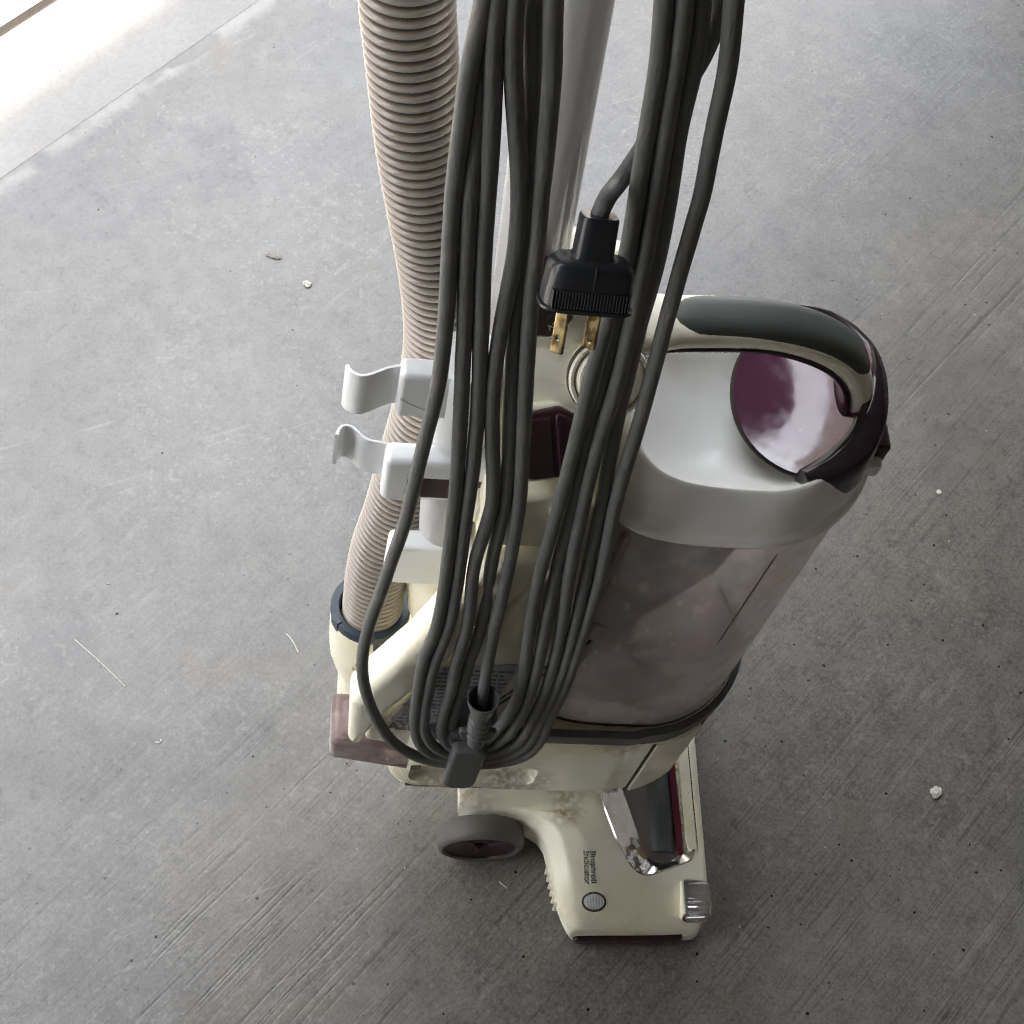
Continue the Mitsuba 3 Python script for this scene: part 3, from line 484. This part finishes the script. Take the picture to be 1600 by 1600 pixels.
# ------------------------------------------------------------------ bin and lid
def drule(a, r=.081, back=.088):
    c, s = np.cos(a), np.sin(a); f = ((np.abs(c) / r) ** 2 + (np.abs(s) / r) ** 2) ** -.5
    b = ((np.abs(c) / back) ** 4 + (np.abs(s) / r) ** 4) ** -.25
    return np.where(c > 0, f, b)
NA = 160; AN = np.arange(NA) * 2 * np.pi / NA
def dring(k, w, far=1.0, front=1.0, tilt=0.0):
    R = drule(AN) * k; u, v = R * np.cos(AN), R * np.sin(AN); v = np.where(v > 0, v * far, v); u = np.where(u > 0, u * front, u)
    return UVW(u, v, w + tilt * sstep(-.01, .08, u))
def shell(rings): return loft(rings, False)
add(V + '__dust_bin', shell([dring(1.0, .338), dring(1.004, .28), dring(1.012, .2), dring(1.02, .12), dring(1.024, .07), dring(1.02, .056)]), 'mat_bin_clear', 40)
add(V + '__dust_bin__floor_plate', loft([dring(.96, .050), dring(.97, .053), dring(.96, .056)]), 'mat_cyclone_dark', 30)
add(V + '__dust_bin__rim', shell([dring(1.026, .0585), dring(1.033, .0578), dring(1.033, .0555), dring(1.026, .055)]), 'mat_black_gloss', 40)
# cyclone inside the bin
cy = lambda a, b, h: UVW(a - .004, b + .008, h)
add(V + '__cyclone', fix(lathe([(.020, .33), (.062, .33), (.062, .285), (.055, .275), (.040, .20), (.036, .16), (.052, .13), (.053, .125), (.030, .10), (.026, .058)], cy, 64)), 'mat_cyclone', 40)
fin = rounded([(-.072, .120), (-.072, .328), (.002, .328), (-.004, .285), (-.030, .225), (-.056, .165)], .006, 100)
add(V + '__cyclone__inlet_duct', prism(fin, -.0735, -.045, .003, UWV), 'mat_cyclone_dark', 30)
add(V + '__cyclone__latch', rbox([-.066, -.0785, .192], [-.036, -.066, .212], .002, UVW), 'mat_cyclone_dark', 30)
add(V + '__cyclone__latch', rbox([-.064, -.0775, .150], [-.036, -.066, .190], .002, UVW), 'mat_cyclone_dark', 30)
for u_ in (-.046, -.0435):
    add(V + '__dust_bin__seam', prism(rounded([(u_, .235), (u_ + .0008, .235), (u_ + .0008, .330), (u_, .330)], .0002, 24), -.0786, -.0755, .0001, UWV), 'mat_cyclone_dark')
add(V + '__dust_bin__seam', prism(rounded([(.0195, .20), (.0202, .20), (.0202, .328), (.0195, .328)], .0002, 24), -.0818, -.0808, .0001, UWV), 'mat_seam')
# lid: flange, wall, rim and dished top
def bowl_s(s): return .346 + .0420 * s ** 2.6
def bowl(u, v):
    a = np.arctan2(v, u); s = np.hypot(u, v) / (drule(a)); return bowl_s(s) + .008 * sstep(-.01, .08, u)
FAR = {1.02: 1.0}
def lring(k, w, dish=False):
    t = np.clip((w - .335) / .0435, 0, 1) if not dish else 1.0
    return dring(k, w, 1 - .17 * t, 1 - .07 * t, .008 * (t if not dish else 1.0) * (1 if k > .3 else k / .3))
LID = [lring(*q) for q in ((.97, .3375), (1.030, .3365), (1.041, .3375), (1.045, .3400), (1.043, .3425), (1.036, .3440), (1.012, .3455), (1.003, .3468), (.998, .3495), (.990, .3550), (.975, .3610), (.955, .3665), (.930, .3715), (.905, .3752), (.880, .3776), (.862, .3785), (.846, .3780), (.830, .3760))]
LID += [lring(k, bowl_s(k), True) for k in (.80, .74, .68, .6, .5, .4, .3, .2, .1, .02)]
add(V + '__lid', shell(LID), 'mat_white', 50)
# glossy dark front cover wrapped round the lid's front, plum dish inside it
DEG = np.degrees(AN); DEG = np.where(DEG > 180, DEG - 360, DEG)
def k_in(d): return np.interp(d, [-75, -68, -45, -20, 0, 25, 50, 75], [.715, .71, .725, .77, .845, .93, .955, .93])
def fside(k, d, w):   # a point above the lid's outline, drawn in like the lid's rim
    a = math.radians(d); c, s_ = math.cos(a), math.sin(a); t = min(max((w - .335) / .0435, 0), 1)
    return uvw(.081 * k * c * (1 - .07 * t), .081 * k * s_ * (1 - .17 * t if s_ > 0 else 1), w + .006 * t * float(sstep(-.01, .08, .081 * k * c)))
from scipy.interpolate import PchipInterpolator
KO = PchipInterpolator([-68, -60, -50, -38, -15, 40, 55, 66, 76], [.84, .90, .965, 1.005, 1.008, 1.004, .985, .95, .90])
def cover(a0, a1, n=120):
    R = []
    for d in np.linspace(a0, a1, n):
        ki = float(k_in(d)); ko = max(ki + .03, float(KO(d))); lo = .3580
        g = (ko - ki) * .16; wi = float(np.interp(d, [a0, -60, -45, -20, 20, 50, a1], [.3765, .3795, .3830, .3870, .3880, .3850, .3765])); R.append(np.array([fside(ki, d, wi - .003), fside(ki + .004, d, wi), fside(ki + g * 2, d, wi + .0022), fside(ko - g, d, wi + .0012), fside(ko - .35 * g, d, wi - .002), fside(ko, d, max(lo + .002, wi - .009)),
                           fside(ko + .004, d, lo + .001), fside(ko - .02, d, lo), fside(ko - .06, d, min(lo + .004, .37)), fside(ki, d, .366)]))
    return loft(R)
add(V + '__front_cover', cover(-68, 74), 'mat_black_gloss', 40)
kk_ = k_in(DEG) + .012
dk = Polygon(np.stack([.0365 + .044 * np.cos(AN), .001 + .0585 * np.sin(AN)], 1)).intersection(Polygon(np.stack([.081 * kk_ * np.cos(AN) * .93, .081 * kk_ * np.sin(AN) * np.where(np.sin(AN) > 0, .87, 1)], 1)))
DQ = ringof(dk.buffer(-.003).buffer(.003), 120)
def dish(a, b, h):   # the inset's own sheet: flat where it starts, curling up towards the front
    x = np.asarray(a) + .0065; return UVW(a, b, .3582 - .06 * x + 104 * x * x * x + 4.2 * np.square(np.minimum(b, 0)) + .8 * np.square(np.clip(b, 0, .03)) + h)
def patch(q, h, mat, key, rings=22):   # a sheet that follows the dish, from its outline to its middle
    c = q.mean(0); add(key, loft([dish(*(c + (q - c) * k).T, np.full(len(q), h)) for k in (1.0, .97, *np.linspace(.93, .001, rings))], False), mat, 60)
patch(inset(DQ, -.0018), .0004, 'mat_seam', V + '__lid_trim')
patch(DQ, .0024, 'mat_plum', V + '__lid_inset')
add(V + '__front_latch', rbox([.070, -.028, .340], [.0845, -.008, .366], .003, UVW), 'mat_maroon')
add(V + '__front_latch__catch', rbox([.069, -.036, .346], [.0805, -.028, .358], .002, UVW), 'mat_clip_white')
# carrying handle
HP = [(-.108, .424), (-.096, .4270), (-.078, .4310), (-.0616, .4345), (-.0395, .4370), (-.0126, .4380), (.016, .4315), (.037, .4195), (.051, .4035), (.058, .388), (.060, .374)]
hc = spline(np.array(HP), 60)
def hsec(c2, t2, wid, top, bot, n=36, wo=0.0):
    nrm = np.array([-t2[1], t2[0]]); a = np.linspace(0, 2 * np.pi, n, endpoint=False); cs, sn = np.cos(a), np.sin(a)
    y = wid * np.sign(cs) * np.abs(cs) ** .75; z = np.where(sn > 0, top * np.abs(sn) ** .8, -bot * np.abs(sn) ** .9)
    return UVW(c2[0] + nrm[0] * z, y + wo, c2[1] + nrm[1] * z)
tg = np.gradient(hc, axis=0); tg /= np.linalg.norm(tg, axis=1, keepdims=True)
x_ = np.linspace(0, 1, 60)
add(V + '__carry_handle', loft([hsec(hc[k], tg[k], np.interp(x_[k], [0, .12, .25, .5, .85, 1], [.021, .0195, .0160, .0148, .0150, .0175]), .0085, .0085) for k in range(60)]), 'mat_cream', 60)
add(V + '__carry_handle__underside', loft([hsec(hc[k] - .0068 * np.array([-tg[k][1], tg[k][0]]), tg[k], np.interp(x_[k], [0, .2, .5, .85, 1], [.0165, .0152, .0142, .0148, .0172]), .003, .004) for k in range(6, 60)]), 'mat_black_gloss', 60)
gi = np.arange(13, 51); gk = np.sin(np.clip((np.minimum(gi - 12.8, 50.2 - gi)) / 5, 0, 1) * np.pi / 2) ** .36
add(V + '__carry_handle__grip', loft([hsec(hc[k] + .0006 * np.array([-tg[k][1], tg[k][0]]), tg[k], .0004 + .0138 * g_, .0100 * g_ ** .3, .0015) for k, g_ in zip(gi, gk)]), 'mat_grip', 60)
# pivot hub of the handle and the upper body with its switch and release button
add(V + '__upper_body', prism(rounded([(-.158, -.040), (-.085, -.058), (-.078, .05), (-.158, .045)], .018, 120), .325, .452, .018, UVW, .006, 6), 'mat_cream', 50)
add(V + '__upper_body__hood', prism(rounded([(-.160, -.034), (-.112, -.036), (-.108, .034), (-.160, .034)], .014, 120), .39, .474, .014, UVW, .006, 6), 'mat_cream', 50)
pc = uvw(-.1045, -.049, .447); pn_ = -PV * .78 + PW * .62; pa = PU; pb = np.cross(pn_, pa)
def PIV(a, b, h): return pc + .8 * np.outer(a, pa) + .8 * np.outer(b, pb) + np.outer(h, pn_)
add(V + '__handle_pivot', fix(lathe([(.0265, -.012), (.0265, .0015), (.0255, .0030), (.0238, .0030), (.0232, .0012), (.0222, .0010), (.0216, .0032), (.0200, .0046), (.0080, .0056), (.0074, .0040), (.0062, .0038), (.0001, .0048)], PIV, 64)), 'mat_cream', 40)
add(V + '__handle_pivot__seam', fix(lathe([(.0272, -.004), (.0272, .0004), (.0269, .0005), (.0266, .0002)], PIV, 64)), 'mat_seam', 40)
add(V + '__handle_pivot__seam', fix(lathe([(.0229, .00145), (.0225, .00145)], PIV, 64)), 'mat_seam', 40)
add(V + '__handle_pivot__cap', fix(lathe([(.0072, .0042), (.0060, .0046), (.0058, .0030), (.0001, .0028)], PIV, 32)), 'mat_grey_tube', 40)
# release button above, rocker switch below
bt = rounded([(-.160, .470), (-.138, .472), (-.130, .488), (-.142, .508), (-.162, .504)], .006, 80)
add(V + '__release_button', prism(bt, -.046, -.02, .004, UWV), 'mat_maroon', 40)
add(V + '__release_button__dimple', prism(rounded([(-.158, .486), (-.143, .487), (-.143, .503), (-.158, .502)], .006, 60), -.0466, -.044, .0015, UWV), 'mat_black_gloss', 40)
add(V + '__release_button__lettering', text_on('Away', .0034, lambda a, b, h: UVW(-.1415 + .5 * a - .6 * b, -.0463 + 0 * a - h * .3, .4800 + 1.1 * a + .8 * b), .0003), 'mat_ink_white', False)
sa_ = uvw(-.1255, -.0615, .4020); sn_ = -PV * .80 + PW * .60; su_ = PU * .93 + PW * .22; su_ -= sn_ * (su_ @ sn_); su_ /= np.linalg.norm(su_); sv_ = np.cross(sn_, su_)
def SW(a, b, h): return sa_ + np.outer(a, su_) + np.outer(b, sv_) + np.outer(h, sn_)
add(V + '__power_switch', prism(rounded([(-.0175, -.019), (.0165, -.019), (.0165, .012), (.004, .021), (-.0175, .019)], .005, 100), -.012, .0045, .002, SW), 'mat_maroon', 40)
add(V + '__power_switch__rocker', prism(rounded([(-.016, -.0165), (-.001, -.0165), (-.001, .0165), (-.016, .0165)], .002, 60), .003, .0062, .0012, SW), 'mat_maroon', 40)
add(V + '__power_switch__rocker', prism(rounded([(.0008, -.0165), (.0150, -.0165), (.0150, .0115), (.0035, .0185), (.0008, .0185)], .002, 60), .003, .0078, .0012, SW), 'mat_maroon', 40)
add(V + '__power_switch__bezel', prism(rounded([(-.020, -.0215), (.0185, -.0215), (.0185, .0135), (.005, .0235), (-.020, .0215)], .006, 100), -.02, .0006, .002, SW), 'mat_cream', 40)
# ledges of the body below the switch
add(V + '__upper_body__ledge', prism(rounded([(-.160, .318), (-.088, .325), (-.088, .341), (-.160, .336)], .004, 60), -.068, .04, .004, UWV), 'mat_cream', 40)
add(V + '__cross_bar', prism(rounded([(-.156, .310), (-.086, .310), (-.086, .3655), (-.104, .372), (-.156, .362)], .005, 80), -.077, -.02, .004, UWV), 'mat_cream', 40)
add(V + '__cross_bar__nib', prism(rounded([(-.122, .3585), (-.100, .374), (-.088, .379), (-.088, .371), (-.117, .352)], .002, 60), -.0835, -.05, .002, UWV), 'mat_cream', 40)

# ------------------------------------------------------------------ tool clips on the rear, with the grey tool tube in them
def strip_clip(key, path, w0, w1, th, skew=0.0):
    p = spline(np.array(path, float), 60); t2 = np.gradient(p, axis=0); t2 /= np.linalg.norm(t2, axis=1, keepdims=True); nn = np.stack([-t2[:, 1], t2[:, 0]], 1); R = []
    for k in range(60):
        s = k / 59; wl, wh = w0[0] + (w0[1] - w0[0]) * s, w1[0] + (w1[1] - w1[0]) * s; q = []
        for d, w in ((-1, wl), (1, wl), (1, wh - .001), (.6, wh), (-.6, wh), (-1, wh - .001)):
            q.append(uvw(p[k][0] + nn[k][0] * th * d, p[k][1] + nn[k][1] * th * d, w))
        R.append(np.array(q))
    return add(key, loft(R), 'mat_clip_white', 40)
c1 = V + '__tool_clip'
add(c1, rbox([-.2105, -.0475, .3945], [-.160, -.034, .4335], .0035, UVW), 'mat_clip_white', 40)
strip_clip(c1 + '__spring_arm', [(-.2375, -.0375), (-.2355, -.0415), (-.2310, -.0445), (-.2255, -.0440), (-.2170, -.0405), (-.2080, -.0400)], (.3900, .3990), (.4265, .4320), .0011)
ln_ = rounded([(-.2090, .4125), (-.2088, .4132), (-.1880, .3995), (-.1882, .3988)], .0001, 40)
add(c1 + '__seam', prism(ln_, -.0478, -.0470, .0001, UWV), 'mat_grey_tube')
c2 = c1 + "_001"
fr_ = man(rbox([-.2120, -.056, .3190], [-.150, -.041, .3625], .004, UVW)) - man(rbox([-.1985, -.07, .300], [-.1450, -.0525, .3475], .002, UVW))
add(c2, tri(fr_), 'mat_clip_white', 35)
add(c2 + '__recess', rbox([-.1990, -.0535, .3215], [-.1505, -.051, .3480], .001, UVW), 'mat_maroon', 35)
strip_clip(c2 + '__spring_arm', [(-.2392, -.0420), (-.2385, -.0385), (-.2360, -.0350), (-.2310, -.0350), (-.2250, -.0400), (-.2180, -.0420), (-.2100, -.0425)], (.3340, .3270), (.3655, .3600), .0011)
c3 = c1 + '_002'
add(c3, rbox([-.2010, -.051, .2045], [-.130, -.036, .2530], .0035, UVW), 'mat_clip_white', 40)
tt = np.array([uvw(u, -.032, w) for u, w in ((-.163, .215), (-.168, .28), (-.170, .36), (-.1705, .372))])
add(V + '__tool_tube', sweep(tt, .0165, 32), 'mat_grey_tube', 40)
tt2 = np.array([uvw(u, -.032, w) for u, w in ((-.1715, .366), (-.1717, .368), (-.174, .431), (-.1742, .434))])
add(V + '__tool_tube__collar', sweep(tt2, [.0172, .0190, .0190, .0178], 32), 'mat_clip_white', 40)

# ------------------------------------------------------------------ cord
def over(a, b):   # round the upper hook, out of the picture
    a, b = np.array(a), np.array(b); m = (a + b) / 2; return [a + [.3 * (m[0] - a[0]), .012, .075], [m[0], m[1] + .004, 1.035 + .1 * (m[0] - .06)], b + [.3 * (m[0] - b[0]), .012, .075]]
C_ = CORD; path = [[.0408, .3545, .372], [.0418, .3530, .385]] + C_['G'][:-2][::-1]
for Lk, Rk, nxt in (('E', 'R1', 'D'), ('D', 'Rx', 'C'), ('C', 'R2', 'B'), ('B', 'Ry', 'A'), ('A', 'R5', None)):
    path += over(path[-1], C_[Rk][0]) + C_[Rk] + C_[Lk][::-1]
path += over(path[-1], C_['R4'][0]) + C_['R4']
cp = spline(path, 3600)
cp = cp + (meshkit.fbm(np.stack([np.arange(3600) / 16.0, np.zeros(3600), np.zeros(3600)], 1), 3, 4)[:, None] - .5) * np.array([.0007, .0, .0]) + (meshkit.fbm(np.stack([np.arange(3600) / 20.0, np.zeros(3600) + 9, np.zeros(3600)], 1), 2, 7)[:, None] - .5) * np.array([.0, .0006, .0])
add(V + '__power_cord', sweep(cp, .0039, 14), 'mat_cord', 60)
# lower hook and strain relief
add(V + '__lower_cord_hook', rbox([-.147, -.112, .052], [-.112, -.080, .105], .004, UVW), 'mat_dark_grey')
hk = rounded([(-.1415, .092), (-.1230, .096), (-.1175, .088), (-.1175, .026), (-.1235, .018), (-.1355, .018), (-.1415, .026)], .004, 80)
add(V + '__lower_cord_hook', prism(hk, -.1225, -.112, .003, UWV), 'mat_dark_grey', 30)
sr0 = np.array([.0426, .3500, .3960]); sdv = np.array(C_['G'][-3]) - np.array([.0426, .350, .396]); sdv = sdv / np.linalg.norm(sdv) * .5 + np.array([0, -.30, .8]) * .6; sdv /= np.linalg.norm(sdv)
s1 = np.cross(sdv, [0, 1, 0]); s1 /= np.linalg.norm(s1); s2 = np.cross(sdv, s1)
def SR(a, b, h): return sr0 + np.outer(a, s1) + np.outer(b, s2) + np.outer(h, sdv)
pr = [(.0001, -.058), (.0060, -.058), (.0066, -.056), (.0066, -.050)]
for k in range(4): pr += [(.0060, -.0485 + .0065 * k), (.0074, -.047 + .0065 * k), (.0076, -.0445 + .0065 * k), (.0062, -.0425 + .0065 * k)]
pr += [(.0066, -.018), (.0098, -.004), (.0106, .000), (.0106, .002), (.0098, .002), (.0090, -.002), (.0060, -.018), (.0050, -.024), (.0001, -.024)]
add(V + '__strain_relief', fix(lathe(pr, SR, 48)), 'mat_dark_grey', 30)
fl = rounded([(-.013, -.040), (.013, -.040), (.010, -.052), (0, -.062), (-.010, -.052)], .002, 60)
add(V + '__strain_relief__flange', prism(fl, -.002, .002, .001, lambda a, b, h: SR(a, h, b)), 'mat_dark_grey', 30)

# plug
pt, pb2 = np.array([.0728, .3945, .8225]), np.array([.0684, .3725, .7895]); pz = pt - pb2; PLN = np.linalg.norm(pz); pz /= PLN
px_ = np.array([.0389, 0, -.0078]); px_ -= pz * (px_ @ pz); px_ /= np.linalg.norm(px_); py_ = np.cross(pz, px_)
def PL(a, b, h): return pb2 + np.outer(a, px_) + np.outer(b, py_) + np.outer(np.where(np.asarray(h) > 0, np.asarray(h) * PLN / .057, h), pz)
def sq(wx, wy, n=48, e=.5):
    a = np.arange(n) * 2 * np.pi / n; return np.stack([wx * np.sign(np.cos(a)) * np.abs(np.cos(a)) ** e, wy * np.sign(np.sin(a)) * np.abs(np.sin(a)) ** e], 1)
sec = [(.0190, .0105, .000), (.0198, .0113, .0008), (.0198, .0113, .0025), (.0186, .0103, .0032), (.0186, .0103, .0140), (.0182, .0108, .0150), (.0180, .0108, .0225), (.0172, .0102, .0275), (.0150, .0090, .0305), (.0090, .0074, .0318), (.0082, .0072, .0335), (.0078, .0070, .0555), (.0074, .0066, .0570), (.0052, .005, .0570)]
pk = add(V + '__plug', loft([PL(*sq(a, b).T, np.full(48, h)) for a, b, h in sec]), 'mat_plug_black', 35)
for k in range(25):
    x = -.0162 + k * .00135
    add(pk + '__rib', rbox([x - .00035, -.0113, .0033], [x + .00035, .0113, .0139], .00025, PL, 6), 'mat_plug_black', 30)
add(pk + '__seam', rbox([-.0002, -.0111, .0150], [.0002, -.0104, .030], .0001, PL, 4), 'mat_seam')
for k, x in enumerate((-.0082, .0055)):
    tw = lambda a, b, h, x=x: PL(x + a * .75 + b * .66, b * .75 - a * .66, h)
    blade = man(rbox([-.0031, -.0009, -.0185 - .003 * (1 - k)], [.0031, .0009, .002], .0007, tw)) - man(sweep(tw(np.zeros(4), np.array([-.01, -.003, .003, .01]), np.full(4, -.0145)), .0013, 14))
    add(pk + '__prong', tri(blade), 'mat_brass', 30)

# small cooling ribs along the nozzle's rear edge
for k in range(6):
    y = .306 + k * .0062; r_ = float(foot_sec(y)[0]) + .0002
    add(V + '__floor_nozzle__rib', rbox([r_ - .0016, y - .0011, .018], [r_ + .003, y + .0011, .046], .0008), 'mat_cream')
# ------------------------------------------------------------------ litter on the floor
rg_ = np.random.default_rng(77); bits = []
for k in range(420):
    x, y = rg_.uniform(-.55, .85), rg_.uniform(.2, 1.5)
    if .0 < x < .26 and .28 < y < .66: continue
    r = .00035 + .0009 * rg_.random() ** 3; b = trimesh.creation.icosphere(0, r); b.vertices[:] = b.vertices * [rg_.uniform(.6, 1.6), 1, .6] * rg_.uniform(.6, 1.3, (len(b.vertices), 1)) + [x, y, r * .4]; bits.append(b)
add('floor_grit', trimesh.util.concatenate(bits), 'mat_grit', False); labels['floor_grit'] = {'label': 'fine dark and pale grit scattered over the concrete floor', 'category': 'grit', 'kind': 'stuff'}
def chip(key, x, y, r, h, mat, seed, label, cat, group=None, stretch=1.0, ang=0.0):
    rg = np.random.default_rng(seed); s = trimesh.creation.icosphere(2, 1.0); v = s.vertices
    k = .45 + 1.0 * meshkit.noise(v * 2.3 + seed * 3.1, seed)[:, None]; v = v * k * [r * stretch, r, h]; c, q = math.cos(ang), math.sin(ang)
    v = np.stack([v[:, 0] * c - v[:, 1] * q + x, v[:, 0] * q + v[:, 1] * c + y, v[:, 2] - v[:, 2].min() * .85], 1)
    kk = add(key, trimesh.Trimesh(v, s.faces, process=False), mat, False); labels[kk] = {'label': label, 'category': cat}
chip('paint_chip', -.1191, .9717, .0036, .0016, 'mat_chip', 3, 'small white chip lying on bare concrete left of the corrugated hose', 'chip', stretch=1.3, ang=-.5)
chip('paint_chip', .4714, .4134, .0046, .0020, 'mat_chip', 8, 'pale crumbly chip on the concrete at the right, beyond the nozzle front', 'chip', ang=.6, stretch=1.2)
chip('paint_chip', .5245, .7252, .0026, .0010, 'mat_chip', 11, 'tiny pale crumb on the concrete right of the white lid', 'chip')
chip('leaf_scrap', -.1567, 1.009, .0036, .0014, 'mat_chip_dark', 15, 'dark curled scrap on the concrete just left of the white chip', 'scrap', stretch=2.4, ang=-.4)
def fibre(pts, r, label):
    kk = add('straw_fibre', sweep(spline(np.array(pts, float), 24), r, 6), 'mat_straw', 60); labels[kk] = {'label': label, 'category': 'fibre'}
fibre([(-.1223, .569, .0006), (-.1165, .562, .0012), (-.1101, .5498, .0006)], .0005, 'short pale straw on the floor left of the hose cuff')
fibre([(-.3155, .5624, .0005), (-.290, .540, .0006), (-.265, .5162, .0005)], .0004, 'long thin pale fibre on the floor at the far left')
fibre([(.0725, .3351, .0005), (.0765, .3315, .0009), (.079, .3294, .0005)], .0004, 'tiny pale fibre on the floor in front of the rear wheel')
fibre([(-.2330, .4640, .0006), (-.2312, .4625, .0006), (-.2290, .4632, .0006), (-.2285, .4660, .0006)], .0006, 'tiny white curl on the floor at the left below the long fibre')
